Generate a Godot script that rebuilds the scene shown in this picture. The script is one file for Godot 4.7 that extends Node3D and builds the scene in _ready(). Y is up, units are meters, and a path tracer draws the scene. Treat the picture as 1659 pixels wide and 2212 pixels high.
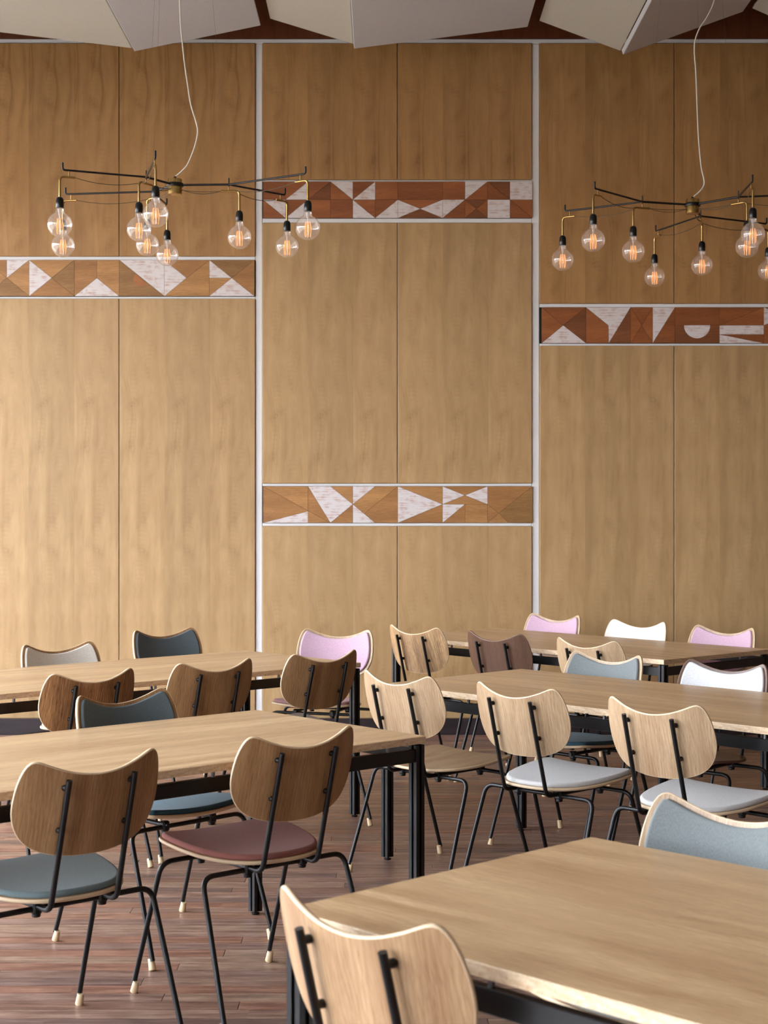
extends Node3D
# A canteen: panelled wall with inlaid wood bands, folded ceiling boards, two filament chandeliers,
# five tables and twenty-two plywood chairs. Units are metres, y up, the camera looks along -z.

const EYE_HEIGHT := 1.464
const WALL_Z := -10.30       # front face of the wall panels
const INLAY_C := [
	[5, -2.64, 3.129, -2.492, 3.01, -2.64, 2.89],
	[6, -2.64, 3.129, -2.492, 3.129, -2.492, 3.01],
	[0, -2.492, 3.129, -2.344, 3.129, -2.492, 3.01],
	[5, -2.344, 3.129, -2.344, 2.89, -2.492, 3.01],
	[7, -2.64, 2.89, -2.492, 3.01, -2.344, 2.89],
	[0, -2.344, 3.129, -2.195, 3.01, -2.344, 2.89],
	[5, -2.344, 3.129, -2.045, 3.129, -2.195, 3.01],
	[7, -2.045, 3.129, -2.045, 2.89, -2.195, 3.01],
	[6, -2.344, 2.89, -2.195, 3.01, -2.045, 2.89],
	[6, -2.045, 3.129, -1.897, 3.129, -1.897, 3.01, -2.045, 2.89],
	[5, -1.897, 3.129, -1.749, 3.129, -1.749, 2.89, -1.897, 3.01],
	[0, -2.045, 2.89, -1.897, 3.01, -1.749, 2.89],
	[0, -1.749, 3.129, -1.451, 3.129, -1.451, 2.89],
	[7, -1.749, 3.129, -1.451, 2.89, -1.749, 2.89],
	[0, -1.451, 3.129, -1.304, 3.01, -1.451, 2.89],
	[6, -1.451, 3.129, -1.154, 3.129, -1.304, 3.01],
	[5, -1.154, 3.129, -1.154, 2.89, -1.451, 2.89, -1.304, 3.01],
	[0, -1.154, 3.129, -1.006, 3.01, -1.154, 3.01],
	[5, -1.154, 3.01, -1.006, 3.01, -1.154, 2.89],
	[7, -1.154, 3.129, -0.855, 3.129, -1.006, 3.01],
	[6, -0.855, 3.129, -0.855, 2.89, -1.006, 3.01],
	[0, -1.154, 2.89, -1.006, 3.01, -0.855, 2.89],
	[18, -1.57, 2.969, -1.581, 2.962, -1.593, 2.957, -1.605, 2.955, -1.618, 2.957, -1.63, 2.962, -1.64, 2.969, -1.648, 2.98, -1.653, 2.992, -1.655, 3.004, -1.653, 3.017, -1.648, 3.029, -1.64, 3.039],
]
const INLAY_A := [
	[2, -0.799, 3.647, -0.651, 3.647, -0.651, 3.527, -0.799, 3.527],
	[0, -0.799, 3.527, -0.651, 3.527, -0.651, 3.406],
	[1, -0.799, 3.527, -0.651, 3.406, -0.799, 3.406],
	[1, -0.651, 3.647, -0.502, 3.647, -0.651, 3.527],
	[0, -0.651, 3.527, -0.502, 3.647, -0.502, 3.527],
	[2, -0.651, 3.527, -0.502, 3.527, -0.651, 3.406],
	[0, -0.651, 3.406, -0.502, 3.527, -0.502, 3.406],
	[2, -0.502, 3.647, -0.354, 3.647, -0.502, 3.527],
	[3, -0.354, 3.647, -0.354, 3.527, -0.502, 3.527],
	[1, -0.502, 3.527, -0.354, 3.527, -0.354, 3.406, -0.502, 3.406],
	[0, -0.354, 3.647, -0.206, 3.647, -0.206, 3.527],
	[1, -0.354, 3.647, -0.206, 3.527, -0.354, 3.527],
	[2, -0.354, 3.527, -0.206, 3.527, -0.206, 3.406, -0.354, 3.406],
	[2, -0.206, 3.647, -0.058, 3.647, -0.206, 3.527],
	[0, -0.206, 3.527, -0.058, 3.647, -0.058, 3.527],
	[0, -0.206, 3.527, -0.058, 3.406, -0.206, 3.406],
	[1, -0.206, 3.527, -0.058, 3.527, -0.058, 3.406],
	[1, -0.058, 3.647, 0.091, 3.647, 0.091, 3.527, -0.058, 3.527],
	[2, -0.058, 3.527, 0.091, 3.527, -0.058, 3.406],
	[0, -0.058, 3.406, 0.091, 3.527, 0.091, 3.406],
	[2, 0.091, 3.647, 0.387, 3.647, 0.387, 3.527, 0.091, 3.527],
	[0, 0.091, 3.527, 0.239, 3.467, 0.091, 3.406],
	[1, 0.091, 3.527, 0.387, 3.527, 0.239, 3.467],
	[3, 0.091, 3.406, 0.239, 3.467, 0.387, 3.406],
	[0, 0.387, 3.527, 0.387, 3.406, 0.239, 3.467],
	[1, 0.387, 3.647, 0.535, 3.647, 0.535, 3.527, 0.387, 3.527],
	[0, 0.387, 3.527, 0.535, 3.527, 0.387, 3.406],
	[2, 0.535, 3.527, 0.535, 3.406, 0.387, 3.406],
	[0, 0.535, 3.647, 0.684, 3.647, 0.535, 3.527],
	[1, 0.684, 3.647, 0.684, 3.527, 0.535, 3.527],
	[3, 0.535, 3.527, 0.684, 3.527, 0.61, 3.467],
	[1, 0.684, 3.527, 0.684, 3.406, 0.61, 3.467],
	[3, 0.684, 3.406, 0.535, 3.406, 0.61, 3.467],
	[1, 0.535, 3.406, 0.535, 3.527, 0.61, 3.467],
	[3, 0.684, 3.647, 0.832, 3.647, 0.832, 3.527],
	[2, 0.684, 3.647, 0.832, 3.527, 0.684, 3.527],
	[0, 0.684, 3.527, 0.832, 3.527, 0.832, 3.406, 0.684, 3.406],
	[0, 0.832, 3.647, 0.98, 3.647, 0.98, 3.527, 0.832, 3.527],
	[1, 0.832, 3.527, 0.98, 3.527, 0.98, 3.406],
	[2, 0.832, 3.527, 0.98, 3.406, 0.832, 3.406],
]
const INLAY_B := [
	[5, -0.799, 1.634, -0.502, 1.634, -0.502, 1.473],
	[6, -0.799, 1.634, -0.502, 1.473, -0.502, 1.469, -0.799, 1.392],
	[0, -0.799, 1.392, -0.502, 1.469, -0.502, 1.392],
	[0, -0.502, 1.634, -0.354, 1.634, -0.206, 1.515, -0.354, 1.392],
	[5, -0.354, 1.634, -0.206, 1.634, -0.206, 1.515],
	[6, -0.502, 1.634, -0.354, 1.392, -0.502, 1.473],
	[5, -0.502, 1.473, -0.354, 1.392, -0.502, 1.392],
	[6, -0.206, 1.515, -0.206, 1.392, -0.354, 1.392],
	[0, -0.206, 1.634, -0.058, 1.634, -0.206, 1.515],
	[0, -0.206, 1.515, -0.058, 1.392, -0.206, 1.392],
	[5, -0.058, 1.634, 0.091, 1.634, -0.131, 1.453, -0.206, 1.515],
	[6, 0.091, 1.634, 0.091, 1.392, -0.058, 1.392, -0.131, 1.453],
	[0, 0.091, 1.634, 0.387, 1.515, 0.091, 1.392],
	[5, 0.091, 1.634, 0.387, 1.634, 0.387, 1.515],
	[6, 0.387, 1.515, 0.387, 1.392, 0.091, 1.392],
	[0, 0.387, 1.634, 0.535, 1.574, 0.387, 1.515],
	[6, 0.387, 1.634, 0.684, 1.634, 0.535, 1.574],
	[0, 0.684, 1.634, 0.684, 1.515, 0.535, 1.574],
	[5, 0.387, 1.515, 0.535, 1.574, 0.684, 1.515],
	[0, 0.387, 1.515, 0.535, 1.515, 0.387, 1.392],
	[6, 0.535, 1.515, 0.535, 1.392, 0.387, 1.392],
	[5, 0.535, 1.515, 0.684, 1.515, 0.684, 1.392, 0.535, 1.392],
	[6, 0.684, 1.634, 0.98, 1.634, 0.758, 1.456, 0.684, 1.515],
	[7, 0.98, 1.634, 0.98, 1.392, 0.823, 1.392, 0.758, 1.456],
	[5, 0.684, 1.392, 0.758, 1.456, 0.823, 1.392],
	[6, 0.684, 1.515, 0.758, 1.456, 0.684, 1.392],
]
const INLAY_D := [
	[1, 1.041, 2.816, 1.184, 2.697, 1.041, 2.579],
	[2, 1.041, 2.816, 1.334, 2.816, 1.184, 2.697],
	[3, 1.334, 2.816, 1.334, 2.579, 1.184, 2.697],
	[0, 1.041, 2.579, 1.184, 2.697, 1.334, 2.579],
	[0, 1.334, 2.816, 1.629, 2.816, 1.484, 2.579, 1.482, 2.697],
	[1, 1.334, 2.816, 1.482, 2.697, 1.483, 2.579, 1.334, 2.579],
	[3, 1.629, 2.816, 1.629, 2.579, 1.484, 2.579],
	[1, 1.629, 2.816, 1.702, 2.697, 1.629, 2.579],
	[2, 1.629, 2.816, 1.775, 2.816, 1.702, 2.697],
	[1, 1.775, 2.816, 1.775, 2.579, 1.702, 2.697],
	[2, 1.629, 2.579, 1.702, 2.697, 1.775, 2.579],
	[0, 1.775, 2.816, 1.922, 2.816, 1.775, 2.579],
	[2, 1.922, 2.816, 1.922, 2.579, 1.775, 2.579],
	[2, 1.922, 2.816, 2.216, 2.816, 2.216, 2.697, 1.922, 2.697],
	[3, 1.922, 2.697, 2.216, 2.697, 2.216, 2.579, 1.922, 2.579],
	[10, 1.982, 2.697, 1.983, 2.68, 1.988, 2.664, 1.996, 2.649, 2.007, 2.636, 2.02, 2.626, 2.035, 2.618, 2.051, 2.613, 2.068, 2.611, 2.085, 2.613, 2.101, 2.618, 2.116, 2.626, 2.129, 2.636, 2.14, 2.649, 2.148, 2.664, 2.153, 2.68, 2.154, 2.697],
	[2, 2.216, 2.816, 2.509, 2.816, 2.216, 2.697],
	[1, 2.509, 2.816, 2.509, 2.697, 2.216, 2.697],
	[0, 2.216, 2.697, 2.509, 2.697, 2.509, 2.637, 2.216, 2.637],
	[2, 2.216, 2.637, 2.509, 2.637, 2.509, 2.579],
	[0, 2.216, 2.637, 2.509, 2.579, 2.216, 2.579],
	[0, 2.509, 2.816, 2.655, 2.757, 2.509, 2.697],
	[2, 2.509, 2.816, 2.802, 2.816, 2.802, 2.697, 2.655, 2.757],
	[1, 2.509, 2.697, 2.655, 2.757, 2.802, 2.697, 2.802, 2.579, 2.509, 2.579],
]

var M := {}                  # materials
var G := {}                  # shared meshes
var taken := {}

# ---------------------------------------------------------------- mesh builder
class Shape:
	var v := PackedVector3Array()
	var n := PackedVector3Array()
	var uv := PackedVector2Array()
	var ix := PackedInt32Array()
	var shift := Vector2.ZERO
	var swap := false
	func vert(p: Vector3, nn: Vector3, t: Vector2) -> int:
		v.append(p); n.append(nn); uv.append(t)
		return v.size() - 1
	func tri(a: int, b: int, c: int) -> void:
		var g := (v[c] - v[a]).cross(v[b] - v[a])
		if g.dot(n[a] + n[b] + n[c]) < 0.0:
			ix.append_array(PackedInt32Array([a, c, b]))
		else:
			ix.append_array(PackedInt32Array([a, b, c]))
	func quad(a: int, b: int, c: int, d: int) -> void:
		tri(a, b, c); tri(a, c, d)
	func plane_uv(p: Vector3, nn: Vector3) -> Vector2:
		var a := nn.abs()
		var t := Vector2(p.x, p.y)
		if a.y >= a.x and a.y >= a.z:
			t = Vector2(p.x, p.z)
		elif a.x > a.z:
			t = Vector2(p.z, p.y)
		if swap:
			t = Vector2(t.y, t.x)
		return t + shift
	func face(pts: Array, out: Vector3) -> void:
		var nn: Vector3 = (pts[1] - pts[0]).cross(pts[2] - pts[0]).normalized()
		if nn.dot(out) < 0.0:
			nn = -nn
		var id := []
		for p in pts:
			id.append(vert(p, nn, plane_uv(p, nn)))
		for k in range(1, pts.size() - 1):
			tri(id[0], id[k], id[k + 1])
	func box(c: Vector3, s: Vector3, ch := 0.0, turn := Basis.IDENTITY) -> void:
		var h := s * 0.5
		var sg := [-1.0, 1.0]
		for a in 3:
			var b := (a + 1) % 3
			var d := (a + 2) % 3
			for q in sg:
				var pts := []
				for k in [[-1, -1], [1, -1], [1, 1], [-1, 1]]:
					var p := Vector3.ZERO
					p[a] = q * h[a]; p[b] = k[0] * (h[b] - ch); p[d] = k[1] * (h[d] - ch)
					pts.append(c + turn * p)
				var o := Vector3.ZERO
				o[a] = q
				face(pts, turn * o)
			if ch > 0.0:
				for q in sg:
					for r in sg:
						var pts := []
						for k in [[0, -1], [0, 1], [1, 1], [1, -1]]:
							var p := Vector3.ZERO
							p[a] = q * (h[a] - (ch if k[0] == 1 else 0.0))
							p[b] = r * (h[b] - (ch if k[0] == 0 else 0.0))
							p[d] = k[1] * (h[d] - ch)
							pts.append(c + turn * p)
						var o := Vector3.ZERO
						o[a] = q; o[b] = r
						face(pts, turn * o)
		if ch > 0.0:
			for x in sg:
				for y in sg:
					for z in sg:
						face([c + turn * Vector3(x * h.x, y * (h.y - ch), z * (h.z - ch)), c + turn * Vector3(x * (h.x - ch), y * h.y, z * (h.z - ch)), c + turn * Vector3(x * (h.x - ch), y * (h.y - ch), z * h.z)], turn * Vector3(x, y, z))
	func tube(path: PackedVector3Array, r: float, sides := 12, cap := true, r_end := -1.0) -> void:
		var count := path.size()
		var t0 := (path[1] - path[0]).normalized()
		var side := t0.cross(Vector3.UP if absf(t0.y) < 0.9 else Vector3.RIGHT).normalized()
		var first := v.size()
		var along := 0.0
		for i in count:
			var t: Vector3
			if i == 0:
				t = t0
			elif i == count - 1:
				t = (path[i] - path[i - 1]).normalized()
			else:
				t = ((path[i] - path[i - 1]).normalized() + (path[i + 1] - path[i]).normalized()).normalized()
			side = (side - t * side.dot(t)).normalized()
			var up := t.cross(side)
			if i > 0:
				along += path[i].distance_to(path[i - 1])
			var rr := r if r_end < 0.0 else lerpf(r, r_end, float(i) / (count - 1))
			for k in sides + 1:
				var a := TAU * k / sides
				var o := side * cos(a) + up * sin(a)
				vert(path[i] + o * rr, o, Vector2(r * a, along))
		for i in count - 1:
			for k in sides:
				var a := first + i * (sides + 1) + k
				quad(a, a + 1, a + sides + 2, a + sides + 1)
		if cap:
			for e in [0, count - 1]:
				var t: Vector3 = (path[1] - path[0]).normalized() * -1.0 if e == 0 else (path[count - 1] - path[count - 2]).normalized()
				var c := vert(path[e], t, Vector2.ZERO)
				var ring := []
				for k in sides + 1:
					ring.append(vert(v[first + e * (sides + 1) + k], t, Vector2.ZERO))
				for k in sides:
					tri(c, ring[k], ring[k + 1])
	func lathe(base: Vector3, prof: Array, seg := 24, axis := Vector3.UP) -> void:
		# prof: [radius, height] from bottom to top, smooth where the slope changes little
		var sx := axis.cross(Vector3.RIGHT if absf(axis.x) < 0.9 else Vector3.FORWARD).normalized()
		var sz := axis.cross(sx)
		for i in prof.size() - 1:
			var p0: Array = prof[i]
			var p1: Array = prof[i + 1]
			var d := Vector2(p1[0] - p0[0], p1[1] - p0[1]).normalized()
			var na := d
			var nb := d
			if i > 0:
				var e := Vector2(p0[0] - prof[i - 1][0], p0[1] - prof[i - 1][1]).normalized()
				if e.dot(d) > 0.75:
					na = (e + d).normalized()
			if i < prof.size() - 2:
				var e := Vector2(prof[i + 2][0] - p1[0], prof[i + 2][1] - p1[1]).normalized()
				if e.dot(d) > 0.75:
					nb = (e + d).normalized()
			var first := v.size()
			for k in seg + 1:
				var a := TAU * k / seg
				var o := sx * cos(a) + sz * sin(a)
				vert(base + o * p0[0] + axis * p0[1], (o * na.y - axis * na.x).normalized(), Vector2(a * 0.02, p0[1]))
				vert(base + o * p1[0] + axis * p1[1], (o * nb.y - axis * nb.x).normalized(), Vector2(a * 0.02, p1[1]))
			for k in seg:
				var a := first + k * 2
				if p0[0] > 0.0:
					tri(a, a + 2, a + 1)
				if p1[0] > 0.0:
					tri(a + 2, a + 3, a + 1)
	func prism(poly: PackedVector2Array, z0: float, z1: float) -> void:
		# polygon in x, y; front face at z1 (towards +z)
		var t := Geometry2D.triangulate_polygon(poly)
		for k in range(0, t.size(), 3):
			face([Vector3(poly[t[k]].x, poly[t[k]].y, z1), Vector3(poly[t[k + 1]].x, poly[t[k + 1]].y, z1), Vector3(poly[t[k + 2]].x, poly[t[k + 2]].y, z1)], Vector3.BACK)
		var mid := Vector2.ZERO
		for q in poly:
			mid += q / poly.size()
		for k in poly.size():
			var a := poly[k]
			var b := poly[(k + 1) % poly.size()]
			var o := (a + b) * 0.5 - mid
			face([Vector3(a.x, a.y, z0), Vector3(b.x, b.y, z0), Vector3(b.x, b.y, z1), Vector3(a.x, a.y, z1)], Vector3(o.x, o.y, 0))
	func surface(mesh: ArrayMesh) -> void:
		var arr := []
		arr.resize(Mesh.ARRAY_MAX)
		arr[Mesh.ARRAY_VERTEX] = v
		arr[Mesh.ARRAY_NORMAL] = n
		arr[Mesh.ARRAY_TEX_UV] = uv
		arr[Mesh.ARRAY_INDEX] = ix
		mesh.add_surface_from_arrays(Mesh.PRIMITIVE_TRIANGLES, arr)
	func mesh() -> ArrayMesh:
		var m := ArrayMesh.new()
		surface(m)
		return m

func fillet(pts: Array, r: float, steps := 7) -> PackedVector3Array:
	var out := PackedVector3Array([pts[0]])
	for i in range(1, pts.size() - 1):
		var a: Vector3 = pts[i - 1]
		var b: Vector3 = pts[i]
		var c: Vector3 = pts[i + 1]
		var d0 := (a - b).normalized()
		var d1 := (c - b).normalized()
		var cut := minf(r / tan(d0.angle_to(d1) * 0.5), minf(a.distance_to(b), b.distance_to(c)) * 0.49)
		var p := b + d0 * cut
		var q := b + d1 * cut
		for k in steps + 1:
			var t := float(k) / steps
			out.append(p.lerp(b, t).lerp(b.lerp(q, t), t))
	out.append(pts[pts.size() - 1])
	return out

func smooth_path(pts: Array, per := 6) -> PackedVector3Array:
	var out := PackedVector3Array()
	for i in pts.size() - 1:
		var a: Vector3 = pts[maxi(i - 1, 0)]
		var b: Vector3 = pts[i]
		var c: Vector3 = pts[i + 1]
		var d: Vector3 = pts[mini(i + 2, pts.size() - 1)]
		for k in per:
			out.append(b.cubic_interpolate(c, a, d, float(k) / per))
	out.append(pts[pts.size() - 1])
	return out

# ---------------------------------------------------------------- naming
func numbered(called: String) -> String:
	var k: int = taken.get(called, 0)
	taken[called] = k + 1
	return called if k == 0 else "%s_%03d" % [called, k]

func put(called: String, mesh: Mesh, mats, parent: Node, at := Vector3.ZERO) -> MeshInstance3D:
	var o := MeshInstance3D.new()
	o.name = called
	o.mesh = mesh
	if mats is Array:
		for k in mats.size():
			o.set_surface_override_material(k, mats[k])
	else:
		o.material_override = mats
	o.position = at
	parent.add_child(o, true)
	return o

func thing(called: String, label: String, category: String, at := Vector3.ZERO, turn := 0.0, group := "") -> Node3D:
	var o := Node3D.new()
	o.name = numbered(called)
	add_child(o)
	o.position = at
	o.rotation.y = turn
	o.set_meta("label", label)
	o.set_meta("category", category)
	if group != "":
		o.set_meta("group", group)
	return o

func structure(called: String, label: String, category: String) -> Node3D:
	var o := thing(called, label, category)
	o.set_meta("kind", "structure")
	return o

# ---------------------------------------------------------------- materials
func noise(seed: int, freq := 1.0, octaves := 3) -> FastNoiseLite:
	var f := FastNoiseLite.new()
	f.seed = seed
	f.frequency = freq
	f.noise_type = FastNoiseLite.TYPE_SIMPLEX
	f.fractal_octaves = octaves
	return f

func paint(w: int, h: int, fn: Callable) -> Image:
	var d := PackedByteArray()
	d.resize(w * h * 3)
	var k := 0
	for y in h:
		for x in w:
			var c: Color = fn.call(x, y)
			d[k] = int(clampf(c.r, 0, 1) * 255.0); d[k + 1] = int(clampf(c.g, 0, 1) * 255.0); d[k + 2] = int(clampf(c.b, 0, 1) * 255.0)
			k += 3
	return Image.create_from_data(w, h, false, Image.FORMAT_RGB8, d)

func tex(im: Image) -> ImageTexture:
	im.generate_mipmaps()
	return ImageTexture.create_from_image(im)

func mat(called: String, color: Color, rough: float, texture: Texture2D = null, scale := Vector3.ONE, offset := Vector3.ZERO) -> StandardMaterial3D:
	var m := StandardMaterial3D.new()
	m.resource_name = called
	m.albedo_color = color
	m.roughness = rough
	if texture:
		m.albedo_texture = texture
		m.uv1_scale = scale
		m.uv1_offset = offset
	M[called] = m
	return m

func leaf_texture(seed: int, figure: float, streak: float, lo: Color, hi: Color) -> ImageTexture:
	# one veneer leaf 0.3 m wide and 3 m tall, laid three times side by side as on the boards
	var fine := noise(seed, 1.0, 3)
	var broad := noise(seed + 1, 1.0, 2)
	var curl := noise(seed + 2, 1.0, 3)
	var w := 256
	var h := 1280
	var rng := RandomNumberGenerator.new()
	rng.seed = seed
	var eyes := []
	for k in 12:
		var turn := rng.randf_range(-1.0, 1.0)
		eyes.append([rng.randf_range(0.05, 0.25), 0.12 + k * 0.245 + rng.randf() * 0.08, sin(turn), cos(turn), rng.randf_range(0.15, 0.5)])
	var value := func(u: float, t: float) -> float:
		var warp := curl.get_noise_2d(u * 5.0, t * 0.9) * 0.035
		var band := broad.get_noise_2d((u + warp) * 9.0, t * 0.22)
		var grain := fine.get_noise_2d((u + warp * 0.3) * 300.0, t * 9.0)
		var cloud := curl.get_noise_2d(u * 7.0 + 3.0, t * 1.8)
		var blot := curl.get_noise_2d(u * 9.0 + t * 2.6, t * 4.4 - u * 8.0)
		var ray := maxf(0.0, broad.get_noise_2d((u + warp) * 42.0 + 40.0, t * 0.45) - 0.12) * maxf(0.0, broad.get_noise_2d(u * 6.0 - 20.0, t * 0.5) + 0.25)
		var knot := maxf(0.0, curl.get_noise_2d(u * 12.0 - 60.0, t * 2.9 + 11.0) - 0.28)
		# swirls round small knots, and the arches of flat-cut wood below them
		var swirl := 0.0
		for e in eyes:
			var du: float = u - e[0]
			var dt: float = t - e[1]
			if absf(dt) < 0.3:
				var a: float = du * e[2] + dt * e[3]
				var b: float = dt * e[2] - du * e[3]
				swirl += e[4] * exp(-(a * a) / 0.0034 - (b * b) / 0.0007) * (0.7 + 0.5 * curl.get_noise_2d(u * 40.0, t * 40.0))
				swirl += 0.05 * exp(-(du * du) / 0.0016 - pow(dt - 0.14, 2.0) / 0.012) * sin((dt + 9.0 * du * du) * 210.0)
		return 0.68 - swirl * (0.45 + 6.0 * figure) + band * 0.16 + grain * 0.085 + cloud * 0.13 + blot * figure - ray * streak - knot * 0.2
	var leaf := paint(w, h, func(x, y):
		var u := float(x) / w * 0.3
		var t := float(y) / h * 3.0
		var g: float = value.call(u, t)
		if t > 2.6:
			g = lerpf(g, value.call(u, t - 3.0), (t - 2.6) / 0.4)
		return lo.lerp(hi, clampf(g, -0.2, 1.2)))
	var im := Image.create(w * 3, h, false, Image.FORMAT_RGB8)
	var gain := [1.0, 0.965, 0.985]
	for k in 3:
		var copy := leaf.duplicate() as Image
		if k > 0:
			copy.adjust_bcs(gain[k], 1.0, 1.0)
		for y in h:
			copy.set_pixel(0, y, copy.get_pixel(0, y) * 0.95)
		im.blit_rect(copy, Rect2i(0, 0, w, h), Vector2i(k * w, 0))
	return tex(im)

func oak_texture(seed: int, w: int, h: int, wide: float, long: float, lo: Color, hi: Color, contrast: float, arches: float) -> ImageTexture:
	# grain along v; the ends are faded into each other so that repeats do not show a seam
	var fine := noise(seed, 1.0, 2)
	var broad := noise(seed + 1, 1.0, 3)
	var value := func(u: float, t: float) -> float:
		var warp := broad.get_noise_2d(u * 3.0, t * 0.9) * 0.022
		var ring := sin((u + warp + arches * broad.get_noise_2d(u * 2.0 + 9.0, t * 0.6)) * 520.0)
		var pore := fine.get_noise_2d((u + warp * 0.4) * 520.0, t * 8.0)
		var tone := broad.get_noise_2d((u + warp) * 9.0, t * 0.5 + 5.0)
		var fleck := maxf(0.0, fine.get_noise_2d(u * 190.0 + 77.0, t * 14.0) - 0.35)
		return 0.62 + contrast * (ring * 0.09 + pore * 0.42 + tone * 0.38) - fleck * contrast * 0.7
	return tex(paint(w, h, func(x, y):
		var u := float(x) / w * wide
		var t := float(y) / h * long
		var g: float = value.call(u, t)
		var b := (float(y) / h - 0.8) / 0.2
		if b > 0.0:
			g = lerpf(g, value.call(u, t - long), b)
		var c := (float(x) / w - 0.85) / 0.15
		if c > 0.0:
			var k: float = value.call(u - wide, t)
			if b > 0.0:
				k = lerpf(k, value.call(u - wide, t - long), b)
			g = lerpf(g, k, c)
		return lo.lerp(hi, clampf(g, -0.2, 1.2))))

func make_materials() -> void:
	var calm := leaf_texture(11, 0.045, 0.25, Color(0.575, 0.461, 0.315), Color(0.785, 0.686, 0.540))
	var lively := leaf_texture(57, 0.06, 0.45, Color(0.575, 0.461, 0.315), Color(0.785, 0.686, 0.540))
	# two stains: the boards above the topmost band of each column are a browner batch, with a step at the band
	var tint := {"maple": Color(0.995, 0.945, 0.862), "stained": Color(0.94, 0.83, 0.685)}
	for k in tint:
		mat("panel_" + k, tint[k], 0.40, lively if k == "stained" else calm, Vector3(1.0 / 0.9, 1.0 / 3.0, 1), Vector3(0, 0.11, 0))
	var oak := oak_texture(5, 384, 512, 0.3, 0.6, Color(0.547, 0.425, 0.313), Color(0.767, 0.665, 0.537), 0.95, 0.01)
	var stripe := oak_texture(21, 384, 512, 0.3, 0.6, Color(0.42, 0.29, 0.18), Color(0.82, 0.67, 0.49), 1.15, 0.04)
	var board := oak_texture(33, 1024, 1024, 0.9, 2.0, Color(0.63, 0.48, 0.335), Color(0.90, 0.785, 0.615), 0.8, 0.03)
	for k in 5:
		mat("oak_%d" % k, [Color(0.955, 0.945, 0.92), Color(0.97, 0.90, 0.80), Color(0.975, 0.965, 0.945), Color(0.98, 0.90, 0.79), Color(0.985, 0.945, 0.895)][k], 0.42, oak, Vector3(1.0 / 0.3, 1.0 / 0.6, 1), Vector3(0.19 * k, 0.37 * k, 0))  # one oak throughout; copies for the left chairs carry shade as a browner tint
	mat("oak_striped", Color(0.92, 0.85, 0.78), 0.42, stripe, Vector3(1.0 / 0.3, 1.0 / 0.6, 1), Vector3(0.3, 0.1, 0))
	mat("oak_ribbed", Color(0.95, 0.955, 0.96), 0.42, stripe, Vector3(1.0 / 0.3, 1.0 / 0.6, 1), Vector3(0.7, 0.5, 0))
	mat("smoked_oak", Color(0.53, 0.455, 0.44), 0.38, oak, Vector3(1.0 / 0.3, 1.0 / 0.6, 1), Vector3(0.4, 0.2, 0))
	mat("glare_white_wood", Color(1.0, 1.0, 1.0), 0.38, oak_texture(71, 256, 384, 0.3, 0.6, Color(0.84, 0.79, 0.72), Color(0.94, 0.91, 0.87), 0.6, 0.02), Vector3(1.0 / 0.3, 1.0 / 0.6, 1))  # pale wood, its daylight glare whitened into the colour
	for k in 3:
		mat("table_oak_%d" % k, [Color(1, 1, 1), Color(0.98, 0.97, 0.96), Color(0.99, 0.98, 0.97)][k], 0.34, board, Vector3(1.0 / 0.9, 0.5, 1), Vector3(0.5 + 0.13 * k, 0.29 * k, 0))
	mat("table_edge", Color(1, 1, 1), 0.45, oak_texture(81, 256, 256, 0.1, 0.4, Color(0.78, 0.64, 0.48), Color(0.95, 0.875, 0.755), 0.8, 0.06), Vector3(2.5, 10.0, 1))
	mat("ply_edge", Color(0.86, 0.76, 0.62), 0.5)
	mat("ply_edge_dark", Color(0.45, 0.34, 0.29), 0.5)
	mat("birch_cap", Color(0.87, 0.76, 0.60), 0.5)
	mat("black_steel", Color(0.028, 0.029, 0.033), 0.42)
	mat("black_frame", Color(0.035, 0.036, 0.042), 0.36)
	mat("zinc_pin", Color(0.5, 0.5, 0.52), 0.35).metallic = 0.8
	var cloth := noise(91, 1.0, 2)
	var weave := tex(paint(256, 256, func(x, y):
		var a := 0.9 + 0.17 * cloth.get_noise_2d(x * 0.9, y * 0.9) + 0.10 * cloth.get_noise_2d(x * 0.5, y * 0.06)
		return Color(a, a, a)))
	var pads := {
		"slate": Color(0.385, 0.43, 0.445), "teal": Color(0.19, 0.345, 0.405), "blue_grey": Color(0.47, 0.54, 0.55), "mist": Color(0.50, 0.525, 0.522), "plum": Color(0.64, 0.40, 0.36),
		"pink": Color(0.86, 0.71, 0.78), "rose": Color(0.72, 0.53, 0.53), "pearl": Color(0.92, 0.915, 0.90), "white": Color(0.95, 0.95, 0.95), "sand": Color(0.93, 0.90, 0.85), "stone": Color(0.80, 0.77, 0.73)}
	for k in pads:
		var m := mat("cloth_" + k, pads[k], 0.95, weave, Vector3(6, 6, 1))
		m.rim_enabled = true
		m.rim = 0.5
		m.rim_tint = 0.3
	# floor boards
	var knots := noise(41, 1.0, 3)
	var scuff := noise(43, 1.0, 4)
	var lo := Color(0.416, 0.309, 0.262)
	var hi := Color(0.705, 0.595, 0.525)
	var plank := tex(paint(1024, 256, func(x, y):
		var u: float = x / 1024.0 * 2.0
		var t: float = y / 256.0 * 0.32
		var g := 0.5 + 0.32 * knots.get_noise_2d(u * 5.0, t * 95.0) + 0.35 * knots.get_noise_2d(u * 1.6 + 30.0, t * 30.0) + 0.22 * scuff.get_noise_2d(u * 22.0, t * 180.0) + 0.18 * scuff.get_noise_2d(u * 6.0, t * 14.0)
		return lo.lerp(hi, clampf(g, -0.3, 1.3))))
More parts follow.
